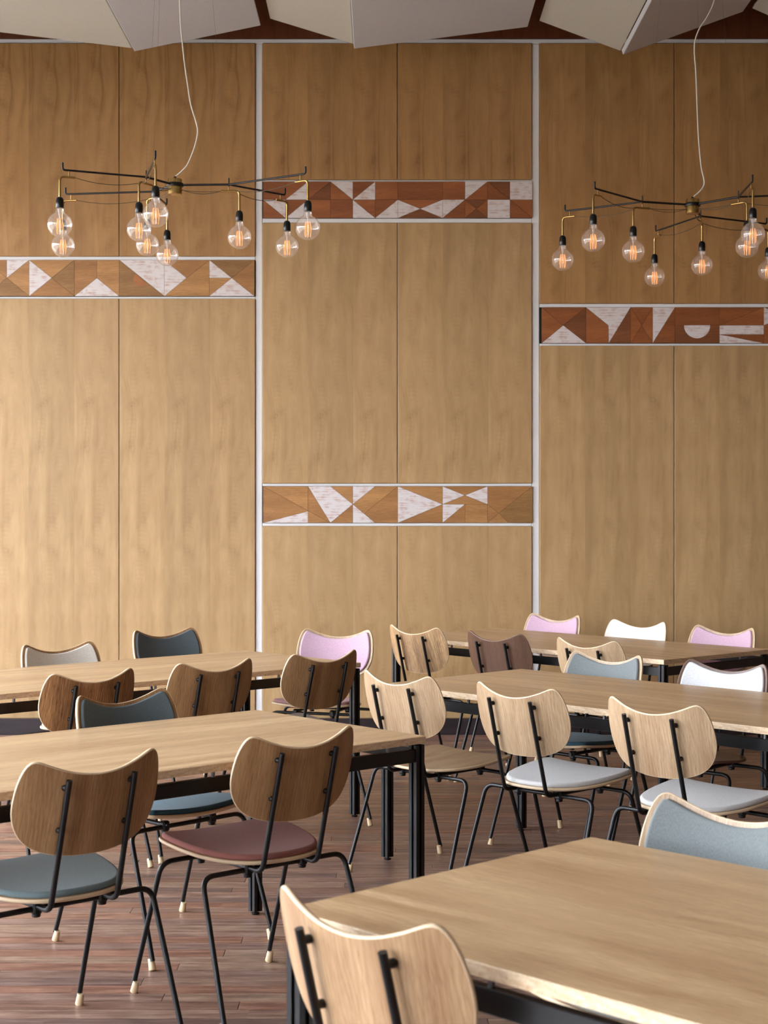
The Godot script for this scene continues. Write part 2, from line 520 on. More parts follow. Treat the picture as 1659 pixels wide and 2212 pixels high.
	for k in 7:
		var m := mat("plank_%d" % k, [Color(0.98, 0.96, 0.95), Color(0.88, 0.83, 0.81), Color(1, 1, 0.97), Color(0.92, 0.90, 0.91), Color(0.96, 0.86, 0.82), Color(0.80, 0.79, 0.82), Color(1.0, 0.93, 0.88)][k], 0.36, plank, Vector3(0.5, 1.0 / 0.32, 1), Vector3(0.23 * k, 0.17 * k, 0))
		m.metallic_specular = 0.45
	mat("joint_dark", Color(0.07, 0.05, 0.045), 0.9)
	# wall trims, ceiling
	mat("white_paint", Color(0.92, 0.92, 0.92), 0.6)
	mat("plaster", Color(0.86, 0.86, 0.86), 0.9)
	mat("skirting_stain", Color(0.62, 0.55, 0.58), 0.5, oak_texture(97, 256, 512, 0.2, 1.0, Color(0.12, 0.09, 0.10), Color(0.35, 0.30, 0.30), 1.0, 0.05), Vector3(5, 1, 1))
	mat("dark_wood", Color(0.56, 0.36, 0.24), 0.5, lively, Vector3(1.0 / 0.9, 1.0 / 3.0, 1), Vector3(0.4, 0.6, 0))
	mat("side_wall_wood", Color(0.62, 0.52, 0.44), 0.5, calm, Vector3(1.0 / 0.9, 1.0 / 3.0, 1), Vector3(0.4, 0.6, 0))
	mat("ceiling_dark", Color(0.06, 0.045, 0.04), 0.9)
	var felt := tex(paint(256, 256, func(x, y):
		var a := 0.93 + 0.09 * cloth.get_noise_2d(x * 0.7, y * 0.7) + 0.05 * cloth.get_noise_2d(x * 0.15, y * 0.15)
		return Color(a, a, a)))
	mat("ceiling_cream", Color(0.755, 0.74, 0.695), 0.95, felt, Vector3(3, 3, 1))
	mat("ceiling_grey", Color(0.80, 0.805, 0.825), 0.95, felt, Vector3(3, 3, 1))
	# inlays
	var inlay := oak_texture(63, 512, 256, 0.6, 0.5, Color(0.70, 0.66, 0.60), Color(0.98, 0.97, 0.95), 0.8, 0.04)
	var tones := [Color(0.86, 0.83, 0.82), Color(0.68, 0.41, 0.22), Color(0.62, 0.365, 0.19), Color(0.54, 0.325, 0.18), Color(0.6, 0.36, 0.19), Color(0.77, 0.57, 0.35), Color(0.72, 0.52, 0.31), Color(0.64, 0.475, 0.28), Color(0.76, 0.49, 0.28)]
	for k in tones.size():
		mat("inlay_%d" % k, tones[k], 0.45, inlay, Vector3(1.6, 2.0, 1), Vector3(0.21 * k, 0.13 * k, 0))
	var wash := noise(66, 1.0, 3)
	M.inlay_0.albedo_texture = tex(paint(256, 256, func(x, y):
		var a := clampf(0.35 * wash.get_noise_2d(x * 0.012, y * 0.16) + 0.3 * wash.get_noise_2d(x * 0.03 + 50.0, y * 0.03), 0.0, 1.0)
		return Color(1, 1, 1).lerp(Color(0.83, 0.66, 0.60), a * 1.6)))
	# lamps
	mat("brass", Color(0.74, 0.61, 0.38), 0.25).metallic = 1.0
	mat("bakelite", Color(0.03, 0.033, 0.045), 0.3)
	mat("lamp_black", Color(0.035, 0.037, 0.045), 0.4)
	mat("cord_white", Color(0.88, 0.86, 0.82), 0.7)
	mat("flex_bronze", Color(0.34, 0.27, 0.18), 0.5)
	mat("wire_steel", Color(0.45, 0.44, 0.43), 0.4).metallic = 0.6
	var glass := mat("bulb_glass", Color(1, 1, 1, 0.04), 0.02)
	glass.transparency = BaseMaterial3D.TRANSPARENCY_ALPHA
	var stem := mat("stem_glass", Color(1, 1, 1, 0.25), 0.05)
	stem.transparency = BaseMaterial3D.TRANSPARENCY_ALPHA
	var wire := mat("filament_glow", Color(1.0, 0.55, 0.2), 0.6)
	wire.emission_enabled = true
	wire.emission = Color(1.0, 0.68, 0.36)
	wire.emission_energy_multiplier = 1.7
	mat("brass_cap", Color(0.62, 0.56, 0.44), 0.4).metallic = 1.0
	var pane := mat("window_glass", Color(1, 1, 1, 0.03), 0.02)
	pane.transparency = BaseMaterial3D.TRANSPARENCY_ALPHA

# ---------------------------------------------------------------- the room
func slab(parent: Node, called: String, lo: Vector3, hi: Vector3, m: Material, ch := 0.0, shift := Vector2.ZERO, swap := false) -> MeshInstance3D:
	var s := Shape.new()
	s.shift = shift
	s.swap = swap
	s.box(Vector3.ZERO, hi - lo, ch)
	return put(called, s.mesh(), m, parent, (lo + hi) * 0.5)

func build_floor() -> void:
	var fl := structure("floor", "reddish brown narrow plank floor with satin varnish", "floor")
	slab(fl, "subfloor", Vector3(-5.3, -0.25, -10.6), Vector3(6.6, -0.016, 5.4), M.joint_dark)
	var rng := RandomNumberGenerator.new()
	rng.seed = 417
	var rest := Shape.new()
	var pitch := 0.0788
	var rows := int(15.3 / pitch)
	for r in rows:
		var far := 10.262 - r * pitch
		var mid := far - pitch * 0.5
		var reach := (far + 0.0) * 0.2463 + 0.12
		var x := -5.1 - rng.randf() * 2.0
		while x < 6.3:
			var long := rng.randf_range(1.3, 3.1)
			var a := maxf(x, -5.0)
			var b := minf(x + long, 6.3)
			x += long
			if b - a < 0.05:
				continue
			var c := Vector3((a + b) * 0.5, -0.009, -mid)
			var size := Vector3(b - a - 0.0014, 0.018, pitch - 0.0032)
			var drop := rng.randf() * 0.0005
			var tone := rng.randi() % 7
			var off := Vector2(rng.randf() * 4.0, rng.randf() * 2.0)
			if far > 4.3 and a < reach and b > -reach:
				var s := Shape.new()
				s.shift = off
				s.box(Vector3.ZERO, size, 0.0011)
				put("plank", s.mesh(), M["plank_%d" % tone], fl, c - Vector3(0, drop, 0))
			else:
				rest.shift = off
				rest.box(c - Vector3(0, drop, 0), size)
	var o := put("floor_boards", rest.mesh(), M.plank_3, fl)
	o.set_meta("kind", "stuff")

func inlay_band(parent: Node, data: Array, lo: Vector2, hi: Vector2) -> void:
	var band := Node3D.new()
	band.name = "inlay_band"
	parent.add_child(band, true)
	slab(band, "band_board", Vector3(lo.x, lo.y, WALL_Z - 0.026), Vector3(hi.x, hi.y, WALL_Z - 0.006), M.joint_dark)
	var rng := RandomNumberGenerator.new()
	rng.seed = int(lo.y * 1000.0)
	for d in data:
		var poly := PackedVector2Array()
		for k in range(1, d.size(), 2):
			poly.append(Vector2(d[k], d[k + 1]))
		if Geometry2D.is_polygon_clockwise(poly):
			poly.reverse()
		var tone: int = d[0]
		var lift := rng.randf() * 0.0006
		if tone >= 10:          # let in over another piece
			tone -= 10
			lift = 0.0014
		else:
			var inset := Geometry2D.offset_polygon(poly, -0.0008, Geometry2D.JOIN_MITER)
			if inset.size() > 0:
				poly = inset[0]
		var s := Shape.new()
		s.shift = Vector2(rng.randf(), rng.randf())
		s.swap = tone != 0      # grain runs across
		s.prism(poly, WALL_Z - 0.006, WALL_Z + lift)
		put("inlay_piece", s.mesh(), M["inlay_%d" % tone], band)

func board(parent: Node, x0: float, x1: float, y0: float, y1: float, m: Material, shift: float) -> void:
	# uv starts at the board's own left edge, so each board shows three veneer leaves
	var s := Shape.new()
	var w := x1 - x0
	s.shift = Vector2(w * 0.5, shift)
	s.box(Vector3.ZERO, Vector3(w, y1 - y0, 0.026), 0.0025)
	put("wood_panel", s.mesh(), m, parent, Vector3((x0 + x1) * 0.5, (y0 + y1) * 0.5, WALL_Z - 0.013))

func build_back_wall() -> void:
	var w := structure("wall_back", "tall wall of maple veneer panels with white battens and inlaid wood bands", "wall")
	slab(w, "wall_core", Vector3(-5.3, -0.2, WALL_Z - 0.25), Vector3(6.6, 5.3, WALL_Z - 0.026), M.plaster)
	var top := 4.561
	var foot := 0.09
	# column edges: left, middle split, right
	var cols := [[-4.48, -3.587, -2.695], [-2.646, -1.750, -0.8515], [-0.8026, 0.0887, 0.9768], [1.0288, 1.917, 2.811], [2.863, 3.752, 4.644], [4.697, 5.45, 6.2]]
	# for each column: panel rows as [bottom, top] and inlay bands as [bottom, top]
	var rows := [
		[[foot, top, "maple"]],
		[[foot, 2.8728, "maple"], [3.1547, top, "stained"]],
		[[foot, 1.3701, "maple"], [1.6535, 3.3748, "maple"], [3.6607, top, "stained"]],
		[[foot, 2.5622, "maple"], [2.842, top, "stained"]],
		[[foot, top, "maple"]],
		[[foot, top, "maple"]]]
	var g := 0.002
	var k := 0
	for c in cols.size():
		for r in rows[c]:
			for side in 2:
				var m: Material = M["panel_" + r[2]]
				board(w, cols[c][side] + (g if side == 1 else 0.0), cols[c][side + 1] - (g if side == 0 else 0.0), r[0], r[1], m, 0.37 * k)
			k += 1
	# white battens: uprights between columns, rails above and below each band
	var zb := WALL_Z - 0.026
	var zf := WALL_Z - 0.013
	for c in cols.size() - 1:
		slab(w, "batten", Vector3(cols[c][2] + 0.0015, foot, zb), Vector3(cols[c + 1][0] - 0.0015, top, zf), M.white_paint, 0.004)
	slab(w, "batten", Vector3(-5.0, top + 0.001, zb), Vector3(6.3, 4.592, zf + 0.004), M.white_paint, 0.004)
	var rails := [[1, 2.8728, 2.8896], [1, 3.129, 3.1547], [2, 1.3701, 1.3922], [2, 1.6337, 1.6535], [2, 3.3748, 3.4066], [2, 3.647, 3.6607], [3, 2.5622, 2.579], [3, 2.8166, 2.842]]
	for r in rails:
		slab(w, "batten", Vector3(cols[r[0]][0], r[1] + 0.001, zb), Vector3(cols[r[0]][2], r[2] - 0.001, zf), M.white_paint, 0.003)
	inlay_band(w, INLAY_C, Vector2(-2.646, 2.8896), Vector2(-0.8515, 3.129))
	inlay_band(w, INLAY_B, Vector2(-0.8026, 1.3922), Vector2(0.9768, 1.6337))
	inlay_band(w, INLAY_A, Vector2(-0.8026, 3.4066), Vector2(0.9768, 3.647))
	inlay_band(w, INLAY_D, Vector2(1.0288, 2.579), Vector2(2.811, 2.8166))
	slab(w, "upper_panel", Vector3(-5.0, 4.595, zb), Vector3(6.3, 5.2, WALL_Z - 0.004), M.dark_wood)
	var b := structure("baseboard_back", "dark stained skirting board along the panelled wall", "baseboard")
	slab(b, "skirting_board", Vector3(-5.0, 0.0, WALL_Z), Vector3(6.3, 0.104, -10.245), M.skirting_stain, 0.003, Vector2.ZERO, true)

func build_side_walls() -> void:
	var w := structure("wall_left", "window wall that lets daylight in beside the tables", "wall")
	var x0 := -4.8
	var x1 := -4.5
	var sill := 0.45
	var head := 3.7
	slab(w, "wall_below_sill", Vector3(x0, -0.2, -10.5), Vector3(x1, sill, 5.3), M.plaster)
	slab(w, "wall_above_head", Vector3(x0, head, -10.5), Vector3(x1, 5.3, 5.3), M.plaster)
	var wide := 2.55
	var pier := 0.22
	var z := -10.35
	var count := 0
	slab(w, "pier", Vector3(x0, sill, -10.5), Vector3(x1, head, z), M.plaster)
	while z + wide < 5.2:
		count += 1
		var win := structure("window_%d" % count, "tall three-light window with white mullions in the side wall, number %d from the panels" % count, "window")
		var zm := z + wide
		var xm := x0 + 0.12
		for e in [[z, z + 0.05], [zm - 0.05, zm]]:
			slab(win, "window_jamb", Vector3(xm, sill, e[0]), Vector3(xm + 0.07, head, e[1]), M.white_paint, 0.004)
		for e in [[sill, sill + 0.05], [head - 0.05, head]]:
			slab(win, "window_rail", Vector3(xm, e[0], z), Vector3(xm + 0.07, e[1], zm), M.white_paint, 0.004)
		for k in 3:
			var a := z + 0.05 + (wide - 0.1) * k / 3.0
			var c := z + 0.05 + (wide - 0.1) * (k + 1) / 3.0
			slab(win, "pane", Vector3(xm + 0.03, sill + 0.05, a), Vector3(xm + 0.032, head - 0.05, c), M.window_glass)
			if k > 0:
				slab(win, "mullion", Vector3(xm, sill + 0.05, a - 0.025), Vector3(xm + 0.07, head - 0.05, a + 0.025), M.white_paint, 0.004)
		slab(w, "pier", Vector3(x0, sill, zm), Vector3(x1, head, minf(zm + pier, 5.3)), M.plaster)
		z = zm + pier
	slab(w, "pier", Vector3(x0, sill, z), Vector3(x1, head, 5.3), M.plaster)
	var r := structure("wall_right", "wood panelled side wall", "wall")
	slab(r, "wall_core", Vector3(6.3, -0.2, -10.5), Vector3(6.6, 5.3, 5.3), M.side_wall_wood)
	var f := structure("wall_front", "plain plastered wall behind the viewer", "wall")
	slab(f, "wall_core", Vector3(-5.3, -0.2, 5.0), Vector3(6.6, 5.3, 5.3), M.plaster)

func build_ceiling() -> void:
	var c := structure("ceiling", "folded ceiling of hanging cream and grey felt boards", "ceiling")
	slab(c, "ceiling_slab", Vector3(-5.3, 5.0, -10.5), Vector3(6.6, 5.3, 5.3), M.ceiling_dark)
	# underside lines across the room, x then height, at the far ends of the boards
	var folds := [
		[-4.95, 4.50, -4.30, 4.34, 0], [-4.285, 4.32, -3.25, 4.49, 1], [-3.19, 4.545, -1.568, 4.349, 0],
		[-1.553, 4.329, -0.767, 4.490, 1], [-0.7097, 4.533, -0.1915, 4.375, 0], [-0.1857, 4.346, 0.894, 4.481, 1],
		[0.966, 4.519, 1.470, 4.332, 0], [1.487, 4.309, 2.233, 4.576, 1], [2.29, 4.597, 2.85, 4.35, 0], [2.865, 4.33, 3.70, 4.55, 1],
		[3.76, 4.56, 4.30, 4.34, 0], [4.315, 4.32, 5.20, 4.54, 1], [5.26, 4.55, 6.10, 4.33, 0]]
	for f in folds:
		var a := Vector3(f[0], f[1], 0)
		var b := Vector3(f[2], f[3], 0)
		var d := (b - a).normalized()
		var up := Vector3(-d.y, d.x, 0)
		var th := 0.032
		var s := Shape.new()
		var z0 := -9.7
		var z1 := 4.6
		var basis := Basis(d, up, Vector3.BACK)
		s.box(Vector3.ZERO, Vector3(a.distance_to(b), th, z1 - z0), 0.003)
		var o := put("ceiling_board", s.mesh(), M.ceiling_cream if f[4] == 0 else M.ceiling_grey, c)
		o.transform = Transform3D(basis, (a + b) * 0.5 + up * th * 0.5 + Vector3(0, 0, (z0 + z1) * 0.5))

# ---------------------------------------------------------------- chairs
func smooth_half(half: Array) -> PackedVector2Array:
	# half outline from the middle of one edge to the middle of the other, mirrored to a whole loop
	var pts := []
	for p in half:
		pts.append(Vector3(p[0], p[1], 0))
	var q := smooth_path(pts, 4)
	var loop := PackedVector2Array()
	for p in q:
		loop.append(Vector2(p.x, p.y))
	for k in range(q.size() - 2, 0, -1):
		loop.append(Vector2(-q[k].x, q[k].y))
	return loop

func span(poly: PackedVector2Array, x: float) -> Vector2:
	var lo := 1e9
	var hi := -1e9
	for k in poly.size():
		var a := poly[k]
		var b := poly[(k + 1) % poly.size()]
		if (a.x <= x and b.x > x) or (b.x <= x and a.x > x):
			var y := lerpf(a.y, b.y, (x - a.x) / (b.x - a.x))
			lo = minf(lo, y)
			hi = maxf(hi, y)
	return Vector2(lo, hi)

func sheet(poly: PackedVector2Array, bend: Callable, mid: float, th: float, round_by: float, rings: int) -> Array:
	# a bent sheet with a rounded rim: [faces, rim]
	var nx := 40
	var nt := 8
	var xmax := 0.0
	for p in poly:
		xmax = maxf(xmax, p.x)
	var faces := Shape.new()
	var rim := Shape.new()
	var cols := []
	for i in nx + 1:
		var x := xmax * 0.9996 * sin(PI * (float(i) / nx - 0.5))
		cols.append([x, span(poly, x)])
	var e := 0.0005
	var normal := func(x: float, t: float) -> Vector3:
		var du: Vector3 = bend.call(x + e, t, mid) - bend.call(x - e, t, mid)
		var dt: Vector3 = bend.call(x, t + e, mid) - bend.call(x, t - e, mid)
		var nn := du.cross(dt).normalized()
		return nn if nn.dot(bend.call(x, t, mid + 0.01) - bend.call(x, t, mid)) > 0.0 else -nn
	for s in [1.0, -1.0]:
		var first := faces.v.size()
		for c in cols:
			for j in nt + 1:
				var t := lerpf(c[1].x, c[1].y, float(j) / nt)
				var nn: Vector3 = normal.call(c[0], t)
				faces.vert(bend.call(c[0], t, mid + s * th * 0.5), nn * s, Vector2(c[0], t))
		for i in nx:
			for j in nt:
				var a := first + i * (nt + 1) + j
				faces.quad(a, a + 1, a + nt + 2, a + nt + 1)
	var loop := []
	for i in nx + 1:
		loop.append(Vector2(cols[i][0], cols[i][1].x))
	for i in range(nx, -1, -1):
		loop.append(Vector2(cols[i][0], cols[i][1].y))
	var size := loop.size()
	for i in size:
		var a: Vector2 = loop[(i + size - 1) % size]
		var b: Vector2 = loop[(i + 1) % size]
		var d := (b - a).normalized()
		var o := Vector2(d.y, -d.x)
		var p: Vector2 = loop[i]
		var nn: Vector3 = normal.call(p.x, p.y)
		var out3: Vector3 = (bend.call(p.x + o.x * 0.001, p.y + o.y * 0.001, mid) - bend.call(p.x, p.y, mid)).normalized()
		for k in rings + 1:
			var f := PI * k / rings
			var q := p + o * sin(f) * round_by
			rim.vert(bend.call(q.x, q.y, mid + cos(f) * th * 0.5), (nn * cos(f) + out3 * sin(f)).normalized(), Vector2(float(i) * 0.012, k * 0.01))
	for i in size:
		var j := (i + 1) % size
		for k in rings:
			rim.quad(i * (rings + 1) + k, i * (rings + 1) + k + 1, j * (rings + 1) + k + 1, j * (rings + 1) + k)
	return [faces, rim]

func two_part(parts: Array) -> ArrayMesh:
	var m := ArrayMesh.new()
	parts[0].surface(m)
	parts[1].surface(m)
	return m

func back_bend(x: float, t: float, off: float) -> Vector3:
	var r := 0.46
	var a := deg_to_rad(14.5)
	var d := x * x / (2.0 * r) + off
	return Vector3(x - off * x / r, 0.565 + t * cos(a) + d * sin(a), 0.213 + t * sin(a) - d * cos(a))

func seat_bend(x: float, t: float, off: float) -> Vector3:
	var f := clampf((t + 0.2) / 0.4, 0.0, 1.1)
	return Vector3(x, 0.447 + 0.013 * f + 0.34 * x * x * f - 0.004 * sin(clampf(f, 0, 1) * PI) + off, -t)

func make_chair_meshes() -> void:
	var back := smooth_half([[0, 0], [0.05, 0.001], [0.10, 0.0065], [0.14, 0.0165], [0.17, 0.031], [0.192, 0.052], [0.2075, 0.080], [0.2155, 0.110], [0.2175, 0.138], [0.216, 0.168], [0.2125, 0.195], [0.2065, 0.221], [0.198, 0.244], [0.188, 0.2575], [0.178, 0.263], [0.167, 0.2635], [0.15, 0.2585], [0.125, 0.2495], [0.10, 0.242], [0.07, 0.2345], [0.035, 0.2295], [0, 0.2275]])
	var seat := smooth_half([[0, -0.192], [0.05, -0.188], [0.09, -0.178], [0.125, -0.160], [0.155, -0.132], [0.18, -0.095], [0.198, -0.05], [0.211, 0.0], [0.219, 0.06], [0.222, 0.12], [0.2205, 0.16], [0.215, 0.185], [0.204, 0.20], [0.188, 0.2075], [0.15, 0.212], [0.10, 0.218], [0.05, 0.222], [0, 0.223]])
	G.back = two_part(sheet(Geometry2D.offset_polygon(back, -0.003)[0], back_bend, 0.0, 0.011, 0.003, 6))
	G.seat = two_part(sheet(Geometry2D.offset_polygon(seat, -0.003)[0], seat_bend, 0.0, 0.012, 0.003, 6))
	G.back_pad = two_part(sheet(Geometry2D.offset_polygon(back, -0.021, Geometry2D.JOIN_ROUND)[0], back_bend, 0.0095, 0.015, 0.0075, 10))
	G.seat_pad = two_part(sheet(Geometry2D.offset_polygon(seat, -0.019, Geometry2D.JOIN_ROUND)[0], seat_bend, 0.0125, 0.020, 0.010, 10))
	var r := 0.0080
	for s in [-1, 1]:
		var side := "l" if s < 0 else "r"
		var u := Shape.new()
		u.tube(fillet([Vector3(s * 0.098, 0.777, 0.2835), Vector3(s * 0.10, 0.4245, 0.189), Vector3(s * 0.10, 0.4245, -0.15)], 0.036), r, 12)
		G["upright_" + side] = u.mesh()
		var lr := Shape.new()
		lr.tube(fillet([Vector3(s * 0.10, 0.418, 0.115), Vector3(s * 0.258, 0.418, 0.115), Vector3(s * 0.274, 0.030, 0.25)], 0.042), r, 12)
		G["rear_leg_" + side] = lr.mesh()
		var lf := Shape.new()
		lf.tube(fillet([Vector3(s * 0.10, 0.418, -0.13), Vector3(s * 0.240, 0.418, -0.13), Vector3(s * 0.253, 0.030, -0.266)], 0.042), r, 12)
		G["front_leg_" + side] = lf.mesh()
		for k in [["rear", Vector3(s * 0.258, 0.418, 0.115), Vector3(s * 0.274, 0, 0.25)], ["front", Vector3(s * 0.240, 0.418, -0.13), Vector3(s * 0.253, 0, -0.266)]]:
			var d: Vector3 = (k[1] - k[2]).normalized()
			var c := Shape.new()
			c.lathe(k[2] + Vector3.UP * 0.001, [[0.0, 0.0], [0.0105, 0.0], [0.0122, 0.002], [0.0122, 0.005], [0.0098, 0.036], [0.009, 0.037], [0.0, 0.037]], 16, d)
			G["cap_%s_%s" % [k[0], side]] = c.mesh()
		for k in [["upper", 0.754], ["lower", 0.640]]:
			var at: float = 0.2835 - (0.777 - k[1]) * (0.0945 / 0.3525)
			var t: float = (k[1] - 0.565) / cos(deg_to_rad(14.5))
			var p := back_bend(s * 0.097, t, -0.0055)
			var c := Shape.new()
			var from := Vector3(s * 0.0985, k[1] + 0.002, at)
			var dir := (p - from).normalized()
			var long := from.distance_to(p)
			c.lathe(from, [[0.0, 0.0], [0.0068, 0.0], [0.0068, long * 0.4], [0.0082, long * 0.5], [0.0082, long], [0.0, long]], 14, dir)
			G["knob_%s_%s" % [k[0], side]] = c.mesh()
		for k in [["rear", 0.115], ["front", -0.13]]:
			var c := Shape.new()
			c.box(Vector3(s * 0.10, 0.421, k[1]), Vector3(0.028, 0.034, 0.026), 0.005)
			c.lathe(Vector3(s * 0.10, 0.396, k[1]), [[0.0, 0.0], [0.010, 0.0], [0.012, 0.002], [0.012, 0.010], [0.0, 0.010]], 14)
			G["clamp_%s_%s" % [k[0], side]] = c.mesh()
	for k in [["rear", 0.115], ["front", -0.13]]:
		var c := Shape.new()
		c.tube(PackedVector3Array([Vector3(-0.10, 0.418, k[1]), Vector3(0.10, 0.418, k[1])]), r, 12)
		G["crossbar_" + k[0]] = c.mesh()

func chair(label: String, group: String, x: float, z: float, deg: float, veneer: String, edge: String, back_pad := "", seat_pad := "") -> Node3D:
	var t := thing("dining_chair", label, "chair", Vector3(x, 0, -z), deg_to_rad(-deg), group)
	var b := put("backrest", G.back, [M[veneer], M[edge]], t)
	if back_pad != "":
		put("back_pad", G.back_pad, [M["cloth_" + back_pad], M["cloth_" + back_pad]], b)
	var s := put("seat", G.seat, [M[veneer], M[edge]], t)
	if seat_pad != "":
		put("seat_pad", G.seat_pad, [M["cloth_" + seat_pad], M["cloth_" + seat_pad]], s)
	for side in ["l", "r"]:
		put("upright", G["upright_" + side], M.black_steel, t)
		for k in ["rear", "front"]:
			var leg := put("leg", G["%s_leg_%s" % [k, side]], M.black_steel, t)
			put("foot_cap", G["cap_%s_%s" % [k, side]], M.birch_cap, leg)
			put("clamp", G["clamp_%s_%s" % [k, side]], M.black_steel, t)
		for k in ["upper", "lower"]:
			put("spacer", G["knob_%s_%s" % [k, side]], M.black_steel, t)
	put("crossbar", G.crossbar_rear, M.black_steel, t)
	put("crossbar", G.crossbar_front, M.black_steel, t)
	return t

# ---------------------------------------------------------------- tables
const TABLE_W := 0.90
const TABLE_L := 2.00
const TABLE_H := 0.74

func make_table_meshes() -> void:
	var th := 0.023
	var ch := 0.0018
	var hx := TABLE_W * 0.5
	var hz := TABLE_L * 0.5
	var top := Shape.new()
	top.face([Vector3(-hx + ch, TABLE_H, -hz + ch), Vector3(hx - ch, TABLE_H, -hz + ch), Vector3(hx - ch, TABLE_H, hz - ch), Vector3(-hx + ch, TABLE_H, hz - ch)], Vector3.UP)
	top.face([Vector3(-hx, TABLE_H - th, -hz), Vector3(hx, TABLE_H - th, -hz), Vector3(hx, TABLE_H - th, hz), Vector3(-hx, TABLE_H - th, hz)], Vector3.DOWN)
	var rim := Shape.new()
	rim.swap = true
	var c := [Vector2(-1, -1), Vector2(1, -1), Vector2(1, 1), Vector2(-1, 1)]
	for k in 4:
		var a := Vector2(c[k].x * hx, c[k].y * hz)
		var b := Vector2(c[(k + 1) % 4].x * hx, c[(k + 1) % 4].y * hz)
		var ai := Vector2(c[k].x * (hx - ch), c[k].y * (hz - ch))
		var bi := Vector2(c[(k + 1) % 4].x * (hx - ch), c[(k + 1) % 4].y * (hz - ch))
		var o := Vector3((a + b).x, 0, (a + b).y).normalized()
		rim.face([Vector3(a.x, TABLE_H - th, a.y), Vector3(b.x, TABLE_H - th, b.y), Vector3(b.x, TABLE_H - ch, b.y), Vector3(a.x, TABLE_H - ch, a.y)], o)
		rim.face([Vector3(a.x, TABLE_H - ch, a.y), Vector3(b.x, TABLE_H - ch, b.y), Vector3(bi.x, TABLE_H, bi.y), Vector3(ai.x, TABLE_H, ai.y)], o + Vector3.UP)
	G.table_top = two_part([top, rim])
	# leg: square steel profile with a groove in each face
	var a := 0.018
	var g := 0.005
	var d := 0.006
	var ring := []
	for q in 4:
		for p in [Vector2(-a, -a), Vector2(-g, -a), Vector2(-g, -a + d), Vector2(g, -a + d), Vector2(g, -a)]:
			ring.append(p.rotated(q * PI / 2.0))
	var leg := Shape.new()
	for k in ring.size():
		var p: Vector2 = ring[k]
		var q: Vector2 = ring[(k + 1) % ring.size()]
		var e := (q - p).normalized()
		leg.face([Vector3(p.x, 0.012, p.y), Vector3(q.x, 0.012, q.y), Vector3(q.x, 0.712, q.y), Vector3(p.x, 0.712, p.y)], Vector3(e.y, 0, -e.x))
	var low := PackedVector2Array(ring)
	var ids := Geometry2D.triangulate_polygon(low)
	for k in range(0, ids.size(), 3):
		leg.face([Vector3(low[ids[k]].x, 0.012, low[ids[k]].y), Vector3(low[ids[k + 1]].x, 0.012, low[ids[k + 1]].y), Vector3(low[ids[k + 2]].x, 0.012, low[ids[k + 2]].y)], Vector3.DOWN)
	G.table_leg = leg.mesh()
	var foot := Shape.new()
	foot.lathe(Vector3.ZERO, [[0.0, 0.0], [0.014, 0.0], [0.015, 0.002], [0.015, 0.007], [0.006, 0.008], [0.006, 0.016]], 16)
	G.table_foot = foot.mesh()
	var long := Shape.new()
	long.box(Vector3.ZERO, Vector3(0.022, 0.042, TABLE_L - 0.08), 0.0015)
	G.table_rail_long = long.mesh()
	var short := Shape.new()
	short.box(Vector3.ZERO, Vector3(TABLE_W - 0.08, 0.042, 0.022), 0.0015)
	G.table_rail_short = short.mesh()
	var pin := Shape.new()
	pin.lathe(Vector3.ZERO, [[0.0, 0.0], [0.006, 0.0], [0.006, 0.018], [0.0, 0.018]], 12)
	G.table_pin = pin.mesh()
	var plate := Shape.new()
	plate.box(Vector3.ZERO, Vector3(0.05, 0.006, 0.05), 0.001)
	G.table_plate = plate.mesh()

func table(label: String, px: float, pz: float, deg: float, flip: float, m: Material) -> Node3D:
	# px, pz: the corner furthest from the viewer; the table runs 2 m along deg and 0.9 m to its side
	var a := deg_to_rad(deg)
	var u := Vector3(sin(a), 0, -cos(a))
	var v := Vector3(cos(a), 0, sin(a)) * flip
	var t := thing("dining_table", label, "table", Vector3(px, 0, -pz) + u * TABLE_L * 0.5 + v * TABLE_W * 0.5, -a, "long oak tables")
	put("tabletop", G.table_top, [m, M.table_edge], t)
	var ix := TABLE_W * 0.5 - 0.021
	var iz := TABLE_L * 0.5 - 0.021
	for sx in [-1, 1]:
		for sz in [-1, 1]:
			var leg := put("leg", G.table_leg, M.black_frame, t, Vector3(sx * ix, 0, sz * iz))
			put("levelling_foot", G.table_foot, M.black_frame, leg)
		var rail := put("rail", G.table_rail_long, M.black_frame, t, Vector3(sx * (ix + 0.003), 0.679, 0))
		for k in 6:
			put("support_pin", G.table_pin, M.zinc_pin, rail, Vector3(0, 0.020, -0.85 + 0.34 * k))
	for sz in [-1, 1]:
		var rail := put("rail", G.table_rail_short, M.black_frame, t, Vector3(0, 0.679, sz * (iz + 0.003)))
		for k in 2:
			put("support_pin", G.table_pin, M.zinc_pin, rail, Vector3(-0.2 + 0.4 * k, 0.020, 0))
	return t

